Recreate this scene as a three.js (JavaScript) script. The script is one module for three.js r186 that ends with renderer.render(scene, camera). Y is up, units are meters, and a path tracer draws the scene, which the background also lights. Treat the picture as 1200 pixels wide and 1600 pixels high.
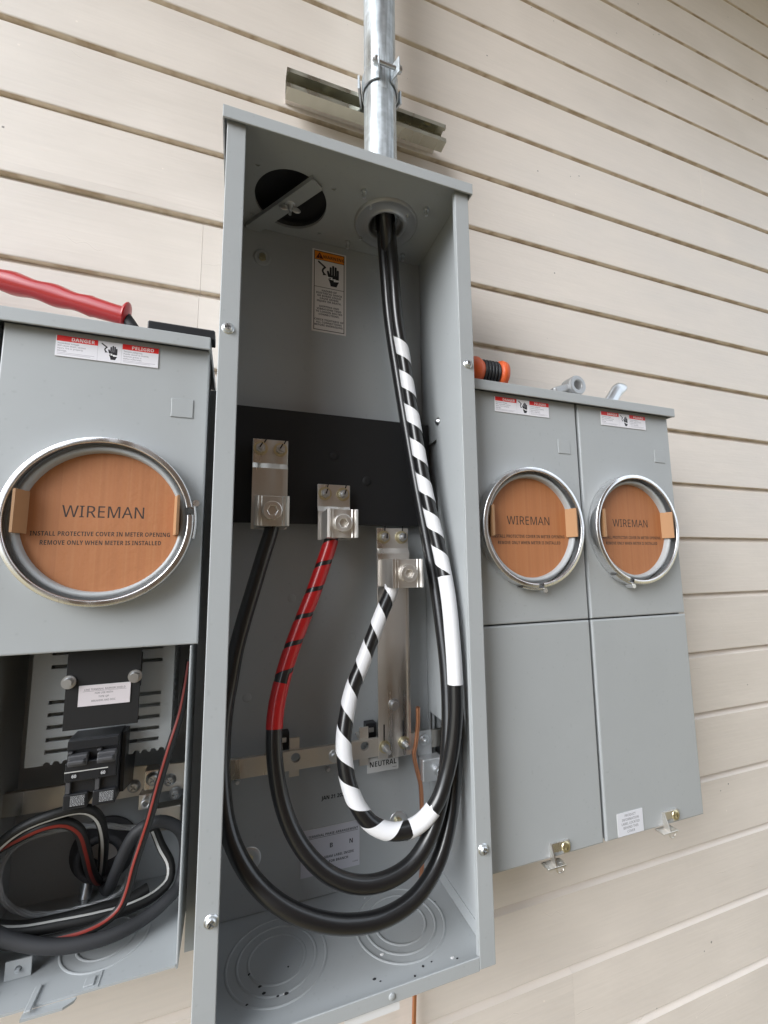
import * as THREE from 'three';
import { mergeGeometries } from 'three/addons/utils/BufferGeometryUtils.js';
import { RoundedBoxGeometry } from 'three/addons/geometries/RoundedBoxGeometry.js';

// ---------------------------------------------------------------- camera, sky, sun, exposure
// Lengths below are written in "courses" (one siding course = S metres); the photo was taken 0.7 m from the wall.
const S = 0.13, Y0 = 21.5;                                  // y of the ground is -21.5 courses
const W = (x, y, z) => new THREE.Vector3(x * S, (y + Y0) * S, z * S);
const scene = new THREE.Scene();
const camera = new THREE.PerspectiveCamera(2 * Math.atan(800 / 664.309) * 180 / Math.PI, 768 / 1024, 0.02, 400);
camera.rotation.order = 'YXZ';
camera.rotation.set(0.122, -0.336, -0.0092);
const EYE = new THREE.Vector3(0, -10.391, 5.426);
camera.position.copy(W(EYE.x, EYE.y, EYE.z));
camera.updateMatrixWorld();

const SUN = new THREE.Vector3(-0.8, 0.42, 0.42).normalize();
function hash(n) { const s = Math.sin(n * 127.1 + 311.7) * 43758.5453; return s - Math.floor(s); }
function vnoise(x, y, px = 1e9) {                            // value noise, wraps in x after px cells
  const xi = Math.floor(x), yi = Math.floor(y), fx = x - xi, fy = y - yi;
  const h = (a, b) => hash((((a % px) + px) % px) * 1.37 + b * 57.31);
  const sx = fx * fx * (3 - 2 * fx), sy = fy * fy * (3 - 2 * fy);
  return (h(xi, yi) * (1 - sx) + h(xi + 1, yi) * sx) * (1 - sy) + (h(xi, yi + 1) * (1 - sx) + h(xi + 1, yi + 1) * sx) * sy;
}
{
  const w = 256, h = 128, d = new Float32Array(w * h * 4);
  for (let j = 0; j < h; j++) for (let i = 0; i < w; i++) {
    const az = (i + 0.5) / w * 2 * Math.PI - Math.PI, el = (j + 0.5) / h * Math.PI - Math.PI / 2;
    const dir = [Math.cos(el) * Math.cos(az), Math.sin(el), Math.cos(el) * Math.sin(az)];
    const c = Math.max(0, dir[0] * SUN.x + dir[1] * SUN.y + dir[2] * SUN.z);
    const n = vnoise(i / 16, j / 8, 16) * 0.6 + vnoise(i / 8, j / 4, 32) * 0.4;
    let v = (0.68 + 0.36 * Math.max(0, dir[1])) * (0.9 + 0.2 * n) + 1.9 * Math.pow(c, 8);
    if (dir[1] < -0.02) v *= 0.4;
    const o = (j * w + i) * 4;
    d[o] = v * 0.9; d[o + 1] = v * 0.99; d[o + 2] = v * 1.1; d[o + 3] = 1;
  }
  const t = new THREE.DataTexture(d, w, h, THREE.RGBAFormat, THREE.FloatType);
  t.mapping = THREE.EquirectangularReflectionMapping; t.magFilter = THREE.LinearFilter; t.minFilter = THREE.LinearFilter; t.needsUpdate = true;
  scene.background = t; scene.environment = t; scene.backgroundIntensity = 1; scene.environmentIntensity = 1;
}
const sun = new THREE.DirectionalLight(new THREE.Color(1, 0.97, 0.93), 1.5);
sun.position.copy(SUN).multiplyScalar(8).add(W(2, -10, 0)); sun.target.position.copy(W(2, -10, 0));
sun.castShadow = true; sun.shadow.radius = 70; sun.shadow.mapSize.set(2048, 2048);
Object.assign(sun.shadow.camera, { left: -3, right: 3, top: 3, bottom: -3, near: 0.5, far: 20 });
scene.add(sun, sun.target);
const renderer = new THREE.WebGLRenderer({ antialias: true });
renderer.toneMapping = THREE.LinearToneMapping;
renderer.toneMappingExposure = 1.82;
renderer.shadowMap.enabled = true;

// ---------------------------------------------------------------- pixel -> position helpers (courses)
const RC = new THREE.Matrix4().makeRotationFromEuler(camera.rotation);
const ray = (px, py) => new THREE.Vector3((px - 600) / 664.309, -(py - 800) / 664.309, -1).applyMatrix4(RC);
function at(px, py, z) { const d = ray(px, py); return EYE.clone().addScaledVector(d, (z - EYE.z) / d.z); }
function atY(px, py, y) { const d = ray(px, py); return EYE.clone().addScaledVector(d, (y - EYE.y) / d.y); }

// ---------------------------------------------------------------- textures
let seed = 7; const rnd = () => { seed = (seed * 16807) % 2147483647; return seed / 2147483647; };
function canvasTex(w, h, draw, srgb = true) {
  const c = document.createElement('canvas'); c.width = w; c.height = h; const g = c.getContext('2d'); draw(g, w, h);
  const t = new THREE.CanvasTexture(c); if (srgb) t.colorSpace = THREE.SRGBColorSpace; t.anisotropy = 8; return t;
}
function dataTex(w, h, f, srgb = false, repeat = 1) {
  const d = new Uint8Array(w * h * 4);
  for (let j = 0; j < h; j++) for (let i = 0; i < w; i++) {
    const v = f(i, j), o = (j * w + i) * 4;
    for (let k = 0; k < 3; k++) d[o + k] = Math.max(0, Math.min(255, Math.round((Array.isArray(v) ? v[k] : v) * 255)));
    d[o + 3] = 255;
  }
  const t = new THREE.DataTexture(d, w, h); t.wrapS = t.wrapT = THREE.RepeatWrapping; t.magFilter = THREE.LinearFilter;
  t.minFilter = THREE.LinearMipmapLinearFilter; t.generateMipmaps = true; if (srgb) t.colorSpace = THREE.SRGBColorSpace;
  t.repeat.set(repeat, repeat); t.needsUpdate = true; return t;
}
function fbm(x, y, px, oct = 4) { let s = 0, a = 0.5, t = 0; for (let o = 0; o < oct; o++) { s += a * vnoise(x, y + o * 17, px); t += a; x *= 2; y *= 2; px *= 2; a *= 0.5; } return s / t; }

// painted siding: 1 uv unit = 1 m. brush streaks along the board, blotches, specks, hairline cracks
const N = 1024;
const specks = []; for (let i = 0; i < 34; i++) specks.push([rnd() * N, rnd() * N, 0.7 + rnd() * 1.6, rnd()]);
const scars = []; for (let i = 0; i < 26; i++) scars.push([rnd() * N, rnd() * N, 12 + rnd() * 40, (rnd() - 0.5) * 0.5, rnd()]);
function sidingField() {
  const col = new Float32Array(N * N).fill(0), hgt = new Float32Array(N * N);
  for (let j = 0; j < N; j++) for (let i = 0; i < N; i++) {
    const o = j * N + i;
    col[o] = (fbm(i / 128, j / 64, 8, 4) - 0.5) * 0.06 + (vnoise(i / 64, j / 3, 16) - 0.5) * 0.016;
    hgt[o] = 0.5 + (fbm(i / 128, j / 32, 8, 3) - 0.5) * 0.35 + (vnoise(i / 48, j / 2.5, N / 48 | 0) - 0.5) * 0.2 + (vnoise(i / 10, j / 6, N / 10 | 0) - 0.5) * 0.16;
  }
  const put = (x, y, a, dc, dh) => { const o = (((y | 0) % N + N) % N) * N + (((x | 0) % N + N) % N); col[o] += dc * a; hgt[o] += dh * a; };
  for (const [x, y, r, k] of specks) for (let b = -3; b <= 3; b++) for (let a = -3; a <= 3; a++) if (a * a + b * b <= r * r) put(x + a, y + b, 1, k > 0.4 ? -0.42 : 0.07, 0.2);
  for (const [x, y, l, s, k] of scars) for (let a = 0; a < l; a++) {
    const yy = y + s * a + 3 * Math.sin(a * 0.22 + k * 9) * (k > 0.5 ? 1 : 0.3);
    put(x + a, yy, 1, -0.04, -0.5); put(x + a, yy + 1, 1, 0.03, 0.35);
  }
  return [col, hgt];
}
const [sCol, sHgt] = sidingField();
const sidingMap = dataTex(N, N, (i, j) => { const v = 1 + sCol[j * N + i]; return [0.885 * v, 0.85 * v, 0.815 * v]; }, true);
const sidingBump = dataTex(N, N, (i, j) => sHgt[j * N + i]);
const sidingRough = dataTex(256, 256, (i, j) => 0.27 + 0.2 * fbm(i / 32, j / 16, 8, 3));
const dirtMap = dataTex(512, 512, (i, j) => {
  const a = fbm(i / 32, j / 32, 16, 4), b = vnoise(i / 4, j / 4, 128), m = Math.max(0, Math.min(1, (a - 0.36) * 4)) * (0.55 + 0.45 * b);
  return [0.86 - 0.16 * m, 0.81 - 0.18 * m, 0.73 - 0.2 * m];
}, true, 2);
const orangePeel = dataTex(256, 256, (i, j) => 0.5 * vnoise(i / 4, j / 4, 64) + 0.5 * vnoise(i / 9, j / 9, 28));
const paintVar = dataTex(512, 512, (i, j) => { const v = 0.97 + 0.05 * fbm(i / 64, j / 64, 8, 4) - (vnoise(i / 2, j / 2, 256) > 0.985 ? 0.05 : 0); return [v, v, v]; }, true);
const metalRough = dataTex(256, 256, (i, j) => 0.5 + 0.5 * (vnoise(i / 3, j / 40, 85) - 0.5) + 0.35 * (fbm(i / 24, j / 24, 10, 3) - 0.5));
const galvMap = dataTex(512, 512, (i, j) => { const a = fbm(i / 20, j / 20, 25, 3), s = vnoise(i / 5, j / 90, 102); const v = 0.8 + 0.16 * (a - 0.5) + 0.16 * (s - 0.5); return [v * 0.97, v, v * 1.02]; }, true, 4);
const boardMap = dataTex(512, 512, (i, j) => { const v = 0.9 + 0.12 * fbm(i / 40, j / 90, 12, 4) + 0.05 * (vnoise(i / 9, j / 400, 56) - 0.5); return [v, v, v]; }, true);
const groundMap = dataTex(512, 512, (i, j) => { const v = 0.62 + 0.3 * (fbm(i / 8, j / 8, 64, 4) - 0.5) + 0.15 * (vnoise(i / 2, j / 2, 256) - 0.5); return [v * 1.02, v * 0.94, v * 0.74]; }, true);

// ---------------------------------------------------------------- materials
const std = (o) => new THREE.MeshStandardMaterial(o), phy = (o) => new THREE.MeshPhysicalMaterial(o);
const lin = (r, g, b) => new THREE.Color().setRGB(r, g, b);
const M = {
  siding: std({ map: sidingMap, bumpMap: sidingBump, bumpScale: 0.0005, roughness: 1, roughnessMap: sidingRough }),
  sidingEdge: std({ map: dirtMap, roughness: 0.75, bumpMap: orangePeel, bumpScale: 0.001 }),
  grey: std({ color: lin(0.405, 0.425, 0.435), map: paintVar, bumpMap: orangePeel, bumpScale: 0.00012, roughness: 0.42 }),
  galv: std({ color: 0xffffff, map: galvMap, metalness: 1, roughness: 0.95, roughnessMap: metalRough }),
  strut: std({ color: lin(0.5, 0.49, 0.41), metalness: 1, roughness: 0.7, roughnessMap: metalRough }),
  zinc: std({ color: lin(0.72, 0.74, 0.76), metalness: 1, roughness: 0.36 }),
  yellowZinc: std({ color: lin(0.75, 0.68, 0.45), metalness: 1, roughness: 0.35 }),
  tin: std({ color: lin(0.82, 0.79, 0.75), metalness: 1, roughness: 0.75, roughnessMap: metalRough }),
  tinDull: std({ color: lin(0.72, 0.69, 0.64), metalness: 1, roughness: 0.9, roughnessMap: metalRough }),
  alu: std({ color: lin(0.86, 0.86, 0.87), metalness: 1, roughness: 0.5, roughnessMap: metalRough }),
  castAlu: std({ color: lin(0.55, 0.56, 0.57), metalness: 0.85, roughness: 0.5, bumpMap: orangePeel, bumpScale: 0.0003 }),
  cable: phy({ color: lin(0.006, 0.006, 0.007), roughness: 0.4, clearcoat: 0.7, clearcoatRoughness: 0.12, bumpMap: orangePeel, bumpScale: 0.00008 }),
  cableGrey: std({ color: lin(0.035, 0.036, 0.04), roughness: 0.6 }),
  wireBlack: std({ color: lin(0.014, 0.014, 0.014), roughness: 0.5 }),
  stripeRed: std({ color: lin(0.24, 0.022, 0.014), roughness: 0.45 }),
  stripeWhite: std({ color: lin(0.6, 0.6, 0.58), roughness: 0.45 }),
  tapeWhite: std({ color: lin(0.82, 0.82, 0.84), roughness: 0.4 }),
  tapeRed: phy({ color: lin(0.5, 0.012, 0.014), roughness: 0.28, clearcoat: 0.3, clearcoatRoughness: 0.2 }),
  blackBoard: std({ color: lin(0.007, 0.007, 0.008), roughness: 0.6, bumpMap: orangePeel, bumpScale: 0.0001 }),
  blackPlastic: std({ color: lin(0.016, 0.017, 0.02), roughness: 0.38, bumpMap: orangePeel, bumpScale: 0.00015 }),
  greyPlastic: std({ color: lin(0.07, 0.07, 0.075), roughness: 0.5 }),
  cardboard: std({ color: lin(0.43, 0.235, 0.115), map: boardMap, roughness: 0.62, bumpMap: orangePeel, bumpScale: 0.0002 }),
  cardEdge: std({ color: lin(0.34, 0.2, 0.11), map: boardMap, roughness: 0.9 }),
  copper: std({ color: lin(0.72, 0.34, 0.2), metalness: 1, roughness: 0.42 }),
  redGrip: phy({ color: lin(0.42, 0.008, 0.012), roughness: 0.3, clearcoat: 0.5, clearcoatRoughness: 0.2 }),
  orange: std({ color: lin(0.72, 0.12, 0.03), roughness: 0.45 }),
  ink: std({ color: lin(0.012, 0.012, 0.014), roughness: 0.6 }),
  label: std({ color: lin(0.75, 0.75, 0.75), roughness: 0.4 }),
  ground: std({ map: groundMap, roughness: 0.95, color: lin(0.75, 0.75, 0.75) }),
  tan: std({ color: lin(0.17, 0.12, 0.085), map: paintVar, roughness: 0.8 }),
  roof: std({ color: lin(0.55, 0.52, 0.45), roughness: 0.7 }),
};

// ---------------------------------------------------------------- object helpers
const taken = {};
function numbered(n) { const k = taken[n] || 0; taken[n] = k + 1; return k ? n + '_' + String(k).padStart(3, '0') : n; }
function thing(name, label, category, [bx, by, bz], group) {
  const o = new THREE.Group(); o.name = numbered(name); scene.add(o);
  o.position.copy(W(bx, by, bz)); o.userData = { label, category }; if (group) o.userData.group = group;
  return o;
}
function originOf(p) { const v = new THREE.Vector3(); for (let q = p; q && q !== scene; q = q.parent) v.add(q.position); return v; }
function boxUV(g) {                                          // uv in metres from the dominant normal
  const p = g.attributes.position, n = g.attributes.normal, uv = new Float32Array(p.count * 2);
  for (let i = 0; i < p.count; i++) {
    const ax = Math.abs(n.getX(i)), ay = Math.abs(n.getY(i)), az = Math.abs(n.getZ(i));
    const x = p.getX(i), y = p.getY(i), z = p.getZ(i);
    const [u, v] = az >= ax && az >= ay ? [x, y] : ax >= ay ? [z, y] : [x, z];
    uv[2 * i] = u; uv[2 * i + 1] = v;
  }
  g.setAttribute('uv', new THREE.BufferAttribute(uv, 2));
}
function clean(g) {
  g = g.index ? g.toNonIndexed() : g;
  const r = new THREE.BufferGeometry();
  r.setAttribute('position', g.attributes.position.clone());
  if (!g.attributes.normal) g.computeVertexNormals();
  r.setAttribute('normal', g.attributes.normal.clone());
  r.setAttribute('uv', g.attributes.uv ? g.attributes.uv.clone() : new THREE.BufferAttribute(new Float32Array(g.attributes.position.count * 2), 2));
  return r;
}
function part(name, geos, mat, parent, keepUV = false) {    // geometries in courses, world axes
  const g = mergeGeometries((Array.isArray(geos) ? geos : [geos]).map(clean));
  g.translate(0, Y0, 0); g.scale(S, S, S);
  if (!keepUV) boxUV(g);
  const o = originOf(parent); g.translate(-o.x, -o.y, -o.z);
  const m = new THREE.Mesh(g, mat); m.name = name; m.castShadow = m.receiveShadow = true; parent.add(m);
  return m;
}
function solo(name, label, category, base, geos, mat, group) {   // a thing that is one mesh
  const t = thing(name, label, category, base, group); scene.remove(t);
  const g = mergeGeometries((Array.isArray(geos) ? geos : [geos]).map(clean));
  g.translate(0, Y0, 0); g.scale(S, S, S); boxUV(g); g.translate(-t.position.x, -t.position.y, -t.position.z);
  const m = new THREE.Mesh(g, mat); m.name = t.name; m.position.copy(t.position); m.userData = t.userData; m.castShadow = m.receiveShadow = true;
  scene.add(m); return m;
}
function box(x0, x1, y0, y1, z0, z1, r = 0) {
  const w = x1 - x0, h = y1 - y0, d = z1 - z0;
  const g = r ? new RoundedBoxGeometry(w, h, d, 2, Math.min(r, w / 2.01, h / 2.01, d / 2.01)) : new THREE.BoxGeometry(w, h, d);
  g.translate((x0 + x1) / 2, (y0 + y1) / 2, (z0 + z1) / 2); return g;
}
const V = (x, y, z) => new THREE.Vector3(x, y, z);
function cyl(a, b, r0, r1 = r0, seg = 20, open = false) {
  const d = b.clone().sub(a), g = new THREE.CylinderGeometry(r1, r0, d.length(), seg, 1, open);
  g.applyQuaternion(new THREE.Quaternion().setFromUnitVectors(V(0, 1, 0), d.normalize()));
  const c = a.clone().add(b).multiplyScalar(0.5); g.translate(c.x, c.y, c.z); return g;
}
function lathe(c, axis, pts, seg = 40, ph0 = 0, phl = Math.PI * 2) {   // pts: [radius, height along axis]
  const g = new THREE.LatheGeometry(pts.map(([r, h]) => new THREE.Vector2(r, h)), seg, ph0, phl);
  if (axis === 'z') g.rotateX(Math.PI / 2); else if (axis === '-y') g.rotateX(Math.PI); else if (axis === '-x') g.rotateZ(Math.PI / 2); else if (axis === 'x') g.rotateZ(-Math.PI / 2);
  g.translate(c.x, c.y, c.z); return g;
}
function rectShape(x0, x1, y0, y1) { const s = new THREE.Shape(); s.moveTo(x0, y0); s.lineTo(x1, y0); s.lineTo(x1, y1); s.lineTo(x0, y1); s.closePath(); return s; }
function circHole(x, y, r) { const p = new THREE.Path(); p.absarc(x, y, r, 0, Math.PI * 2, true); return p; }
function polyHole(pts) { const p = new THREE.Path(); pts.forEach(([x, y], i) => i ? p.lineTo(x, y) : p.moveTo(x, y)); p.closePath(); return p; }
function plateXY(shape, z0, z1, bev = 0, seg = 32) { const g = new THREE.ExtrudeGeometry(shape, { depth: z1 - z0 - bev * 2, bevelEnabled: bev > 0, bevelSize: bev, bevelOffset: -bev, bevelThickness: bev, bevelSegments: 2, curveSegments: seg }); g.translate(0, 0, z0 + bev); return g; }
function plateXZ(shape, y0, y1, bev = 0) {                   // shape in (x, z)
  const g = plateXY(shape, 0, y1 - y0, bev, 40); g.rotateX(Math.PI / 2); g.translate(0, y1, 0); return g;   // (x,y,z)->(x,-z,y)
}
function plateZY(shape, x0, x1) { const g = plateXY(shape, 0, x1 - x0); g.rotateY(-Math.PI / 2); g.translate(x1, 0, 0); return g; }  // shape in (z, y)
function poly(pts) { const s = new THREE.Shape(); pts.forEach(([x, y], i) => i ? s.lineTo(x, y) : s.moveTo(x, y)); s.closePath(); return s; }
function decal(name, x0, x1, y0, y1, z, tex, parent, o = {}) {   // a printed sticker facing the street
  const g = new THREE.PlaneGeometry(x1 - x0, y1 - y0); g.translate((x0 + x1) / 2, (y0 + y1) / 2, z);
  return part(name, g, std({ map: tex, roughness: 0.38, ...o }), parent, true);
}
function sticker(name, x0, x1, y0, y1, z, tex, parent) {       // thin stock with its print on top
  const p = part(name, plateXY(rectShape(x0, x1, y0, y1), z, z + 0.004), M.label, parent);
  const m = decal('print', x0 + 0.001, x1 - 0.001, y0 + 0.001, y1 - 0.001, z + 0.007, tex, parent);
  parent.remove(m); m.position.set(0, 0, 0); p.add(m); return p;
}
// swept round section with rotation-minimising frames
class Sweep {
  constructor(pts, n = 0) {
    this.curve = new THREE.CatmullRomCurve3(pts, false, 'centripetal'); const N = n || pts.length * 10;
    this.P = []; this.L = [0];
    for (let i = 0; i <= N; i++) { this.P.push(this.curve.getPoint(i / N)); if (i) this.L.push(this.L[i - 1] + this.P[i].distanceTo(this.P[i - 1])); }
    this.T = this.P.map((p, i) => this.P[Math.min(N, i + 1)].clone().sub(this.P[Math.max(0, i - 1)]).normalize());
    let n0 = V(0, 0.1, 1); n0.addScaledVector(this.T[0], -n0.dot(this.T[0])).normalize(); this.F = [];
    for (let i = 0; i <= N; i++) { n0 = n0.clone().addScaledVector(this.T[i], -n0.dot(this.T[i])).normalize(); this.F.push(n0); }
    this.n = N; this.len = this.L[N];
  }
  index(i, count) { return this.L[Math.round(i / (count - 1) * this.n)]; }
  frame(s) {
    s = Math.max(0, Math.min(this.len, s)); let a = 0, b = this.n; while (b - a > 1) { const m = (a + b) >> 1; if (this.L[m] <= s) a = m; else b = m; }
    const f = (s - this.L[a]) / Math.max(1e-6, this.L[b] - this.L[a]);
    const p = this.P[a].clone().lerp(this.P[b], f), t = this.T[a].clone().lerp(this.T[b], f).normalize(), n = this.F[a].clone().lerp(this.F[b], f);
    n.addScaledVector(t, -n.dot(t)).normalize(); return { p, n, b: t.clone().cross(n), t };
  }
  grid(rows, cols, fn, caps) {                               // fn(row, col) -> {pos, nrm}
    const pos = [], nor = [], uv = [], idx = [];
    for (let i = 0; i <= rows; i++) for (let j = 0; j <= cols; j++) { const v = fn(i, j); pos.push(v.pos.x, v.pos.y, v.pos.z); nor.push(v.nrm.x, v.nrm.y, v.nrm.z); uv.push(v.u, v.v); }
    for (let i = 0; i < rows; i++) for (let j = 0; j < cols; j++) { const a = i * (cols + 1) + j, b = a + 1, c = a + cols + 1, d = c + 1; idx.push(a, b, c, b, d, c); }
    const g = new THREE.BufferGeometry(); g.setAttribute('position', new THREE.Float32BufferAttribute(pos, 3)); g.setAttribute('normal', new THREE.Float32BufferAttribute(nor, 3)); g.setAttribute('uv', new THREE.Float32BufferAttribute(uv, 2)); g.setIndex(idx); return g;
  }
  ring(s, th, r) { const f = this.frame(s), d = f.n.clone().multiplyScalar(Math.cos(th)).addScaledVector(f.b, Math.sin(th)); return { pos: f.p.clone().addScaledVector(d, r), nrm: d, u: th * r * S, v: s * S }; }
  tube(r, s0 = 0, s1 = this.len, seg = 16, step = 0.05, a0 = 0, a1 = Math.PI * 2) {
    const rows = Math.max(2, Math.ceil((s1 - s0) / step)), R = typeof r === 'function' ? r : () => r;
    const g = [this.grid(rows, seg, (i, j) => { const s = s0 + (s1 - s0) * i / rows; return this.ring(s, a0 + (a1 - a0) * j / seg, R(s)); })];
    if (a1 - a0 > 6.2) for (const s of [s0, s1]) { const f = this.frame(s), e = f.p.clone().addScaledVector(f.t, s === s0 ? -0.001 : 0.001); g.push(cyl(f.p.clone().addScaledVector(f.t, s === s0 ? 0.004 : -0.004), e, R(s) * 0.99, R(s) * 0.99, seg)); }
    return g;
  }
  helix(r, s0, s1, pitch, width, dir = 1, ph = 0) {           // wound tape
    const turns = (s1 - s0) / pitch, rows = Math.ceil(turns * 28);
    const g = this.grid(rows, 4, (i, j) => { const u = turns * i / rows; return this.ring(Math.min(s1, s0 + pitch * u + width * (j / 4 - 0.5)), ph + dir * u * Math.PI * 2, r); });
    if (dir > 0) { const a = g.index.array; for (let i = 0; i < a.length; i += 3) { const t = a[i]; a[i] = a[i + 1]; a[i + 1] = t; } }
    return g;
  }
  band(r, s0, s1, th, wid) { const rows = Math.ceil((s1 - s0) / 0.05); return this.grid(rows, 3, (i, j) => this.ring(s0 + (s1 - s0) * i / rows, th + wid * (j / 3 - 0.5), r)); }
}
const pxPath = (a) => a.map(([x, y, z]) => at(x, y, z));

// ---------------------------------------------------------------- setting
{
  const g = new THREE.PlaneGeometry(160, 160); g.rotateX(-Math.PI / 2);
  const uv = g.attributes.uv; for (let i = 0; i < uv.count; i++) uv.setXY(i, uv.getX(i) * 160, uv.getY(i) * 160);
  const m = new THREE.Mesh(g, M.ground); m.name = 'ground'; m.userData.kind = 'structure'; m.receiveShadow = true; scene.add(m);
}
const wall = thing('siding_wall', 'cream painted wooden siding wall behind the grey electrical boxes', 'wall', [5, -21.5, 0]);
const boardFace = (k) => {                                   // section (z, y) of one course: coved top, square lower edge
  const t = -k + 0.0385, b = -k - 1 + 0.04, p = [];
  p.push([-0.12, b], [-0.012, b], [-0.003, b + 0.004], [0, b + 0.014], [0, t - 0.095]);
  for (let i = 1; i <= 5; i++) { const a = i / 5; p.push([-0.088 * Math.sin(a * Math.PI / 2) ** 1.6, t - 0.095 + 0.0945 * (1 - Math.cos(a * Math.PI / 2)) ** 0.75]); }
  p.push([-0.12, t - 0.0005]); return p;
};
const X0 = -26, X1 = 44;
const joints = { 6: [-0.52], 7: [-0.53], 16: [4.6], 2: [9.1], '-1': [1.2, 14], 11: [17], 13: [-4], 9: [13.4] };
for (let k = -5; k <= 20; k++) {
  const cuts = [X0, ...(joints[k] || [k % 2 ? -9 + hash(k) * 3 : 22 + hash(k) * 6]), X1];
  for (let i = 0; i + 1 < cuts.length; i++) {
    const a = cuts[i] + (i ? 0.0015 : 0), b = cuts[i + 1] - 0.0015, dz = (hash(k * 3 + i + 50) - 0.5) * 0.008, sh = hash(k * 7 + i) * 3;
    const g = plateZY(poly(boardFace(k)), a, b); g.translate(0, 0, dz);
    const brd = part('board', g, M.siding, wall);
    const uv = brd.geometry.attributes.uv; for (let q = 0; q < uv.count; q++) uv.setXY(q, uv.getX(q) + sh * 1.7, uv.getY(q) + sh);
    part('lower_edge', box(a + 0.002, b - 0.002, -k - 1 + 0.0388, -k - 1 + 0.0396, -0.1 + dz, -0.012 + dz), M.sidingEdge, brd);
  }
}
part('sheathing', box(X0, X1, -21.5, 5.2, -0.6, -0.13), M.tan, wall);
{
  const t = thing('roof_eave', 'painted roof eave overhanging the top of the siding wall', 'roof', [5, 5.2, 0]);
  part('soffit', box(X0, X1, 5.22, 5.4, -0.6, 4.4), M.roof, t);
  part('fascia', box(X0, X1, 5.0, 6.4, 4.41, 4.6), M.roof, t);
  part('roofing', box(X0, X1, 6.42, 6.6, -1, 4.8), M.greyPlastic, t);
  const n = thing('neighbouring_house', 'tan side wall of the house across the narrow side yard', 'house', [3.5, -21.5, 14]);
  part('wall', box(-8, 15, -21.5, 19, 14, 16), M.tan, n);
  part('foundation', box(-8.2, 15.2, -21.5, -19, 13.7, 13.98), M.roof, n);
  part('roof', box(-8.6, 15.6, 19.02, 19.6, 13.2, 17), M.greyPlastic, n);
}

// ---------------------------------------------------------------- shared small parts
function screwHead(name, p, r, parent, mat = M.zinc, slot = 0.5) {   // pan head with a cut cross recess, facing the street
  const a = r * 0.13, b = r * 0.6, cr = [[a, a], [b, a], [b, -a], [a, -a], [a, -b], [-a, -b], [-a, -a], [-b, -a], [-b, a], [-a, a], [-a, b], [a, b]].map(([x, y]) => [p.x + x * Math.cos(slot) - y * Math.sin(slot), p.y + x * Math.sin(slot) + y * Math.cos(slot)]);
  const dome = lathe(p, 'z', [[r * 0.64, 0.036], [r * 0.8, 0.03], [r * 0.96, 0.016], [r, 0.002], [r * 1.2, 0.002], [r * 1.2, -0.006]], 24);
  const top = new THREE.Shape(); top.absarc(p.x, p.y, r * 0.66, 0, Math.PI * 2); top.holes.push(polyHole(cr));
  return part(name, [dome, plateXY(top, p.z, p.z + 0.0365), cyl(V(p.x, p.y, p.z - 0.004), V(p.x, p.y, p.z + 0.004), r * 0.7, r * 0.7, 16)], mat, parent);
}
function hexBolt(name, p, r, parent, mat = M.zinc, washer = M.yellowZinc, stud = 0.07) {
  const b = part(name, [cyl(p, V(p.x, p.y, p.z + 0.045), r, r * 0.96, 6), ...(stud ? [cyl(V(p.x, p.y, p.z + 0.04), V(p.x, p.y, p.z + 0.05 + stud), r * 0.55, r * 0.5, 12)] : [])], mat, parent);
  part('washer', cyl(V(p.x, p.y, p.z - 0.013), V(p.x, p.y, p.z + 0.001), r * 1.42, r * 1.4, 24), washer, b);
  return b;
}
function socketScrew(p, r, parent, mat) {
  const sh = new THREE.Shape(); sh.absarc(p.x, p.y, r, 0, Math.PI * 2); const hx = []; for (let i = 0; i < 6; i++) hx.push([p.x + r * 0.5 * Math.cos(-i * Math.PI / 3), p.y + r * 0.5 * Math.sin(-i * Math.PI / 3)]);
  sh.holes.push(polyHole(hx));
  const s = part('set_screw', [plateXY(sh, p.z - 0.006, p.z + 0.05, 0.008, 24)], mat, parent);
  part('socket', cyl(V(p.x, p.y, p.z - 0.006), V(p.x, p.y, p.z - 0.001), r * 0.6, r * 0.6, 12), mat, s); return s;
}
function pictogram(g, x, y, s) {                             // bolt striking a raised hand
  g.save(); g.translate(x, y); g.scale(s, s); g.fillStyle = '#15131a'; g.strokeStyle = '#15131a'; g.lineCap = 'round'; g.lineJoin = 'round';
  g.lineWidth = 7; g.beginPath(); g.moveTo(4, 8); g.lineTo(30, 28); g.quadraticCurveTo(12, 42, 26, 56); g.stroke();
  g.beginPath(); g.moveTo(24, 50); g.lineTo(36, 60); g.lineTo(20, 63); g.fill();
  g.lineWidth = 8.4; [[52, 26, 62], [62, 18, 62], [72, 22, 62], [81, 34, 64]].forEach(([a, b, c]) => { g.beginPath(); g.moveTo(a, b); g.lineTo(a, c); g.stroke(); });
  g.beginPath(); g.moveTo(41, 44); g.lineTo(46, 64); g.stroke();
  g.fillRect(44, 56, 41, 16); g.beginPath(); g.moveTo(42, 74); g.lineTo(86, 80); g.quadraticCurveTo(80, 92, 76, 104); g.lineTo(52, 104); g.quadraticCurveTo(50, 88, 42, 74); g.fill();
  g.strokeStyle = '#fff'; g.lineWidth = 3.5; g.beginPath(); g.moveTo(40, 68); g.lineTo(58, 67); g.lineTo(54, 75); g.lineTo(70, 72); g.lineTo(66, 81); g.lineTo(88, 78); g.stroke();
  g.restore();
}
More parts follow.
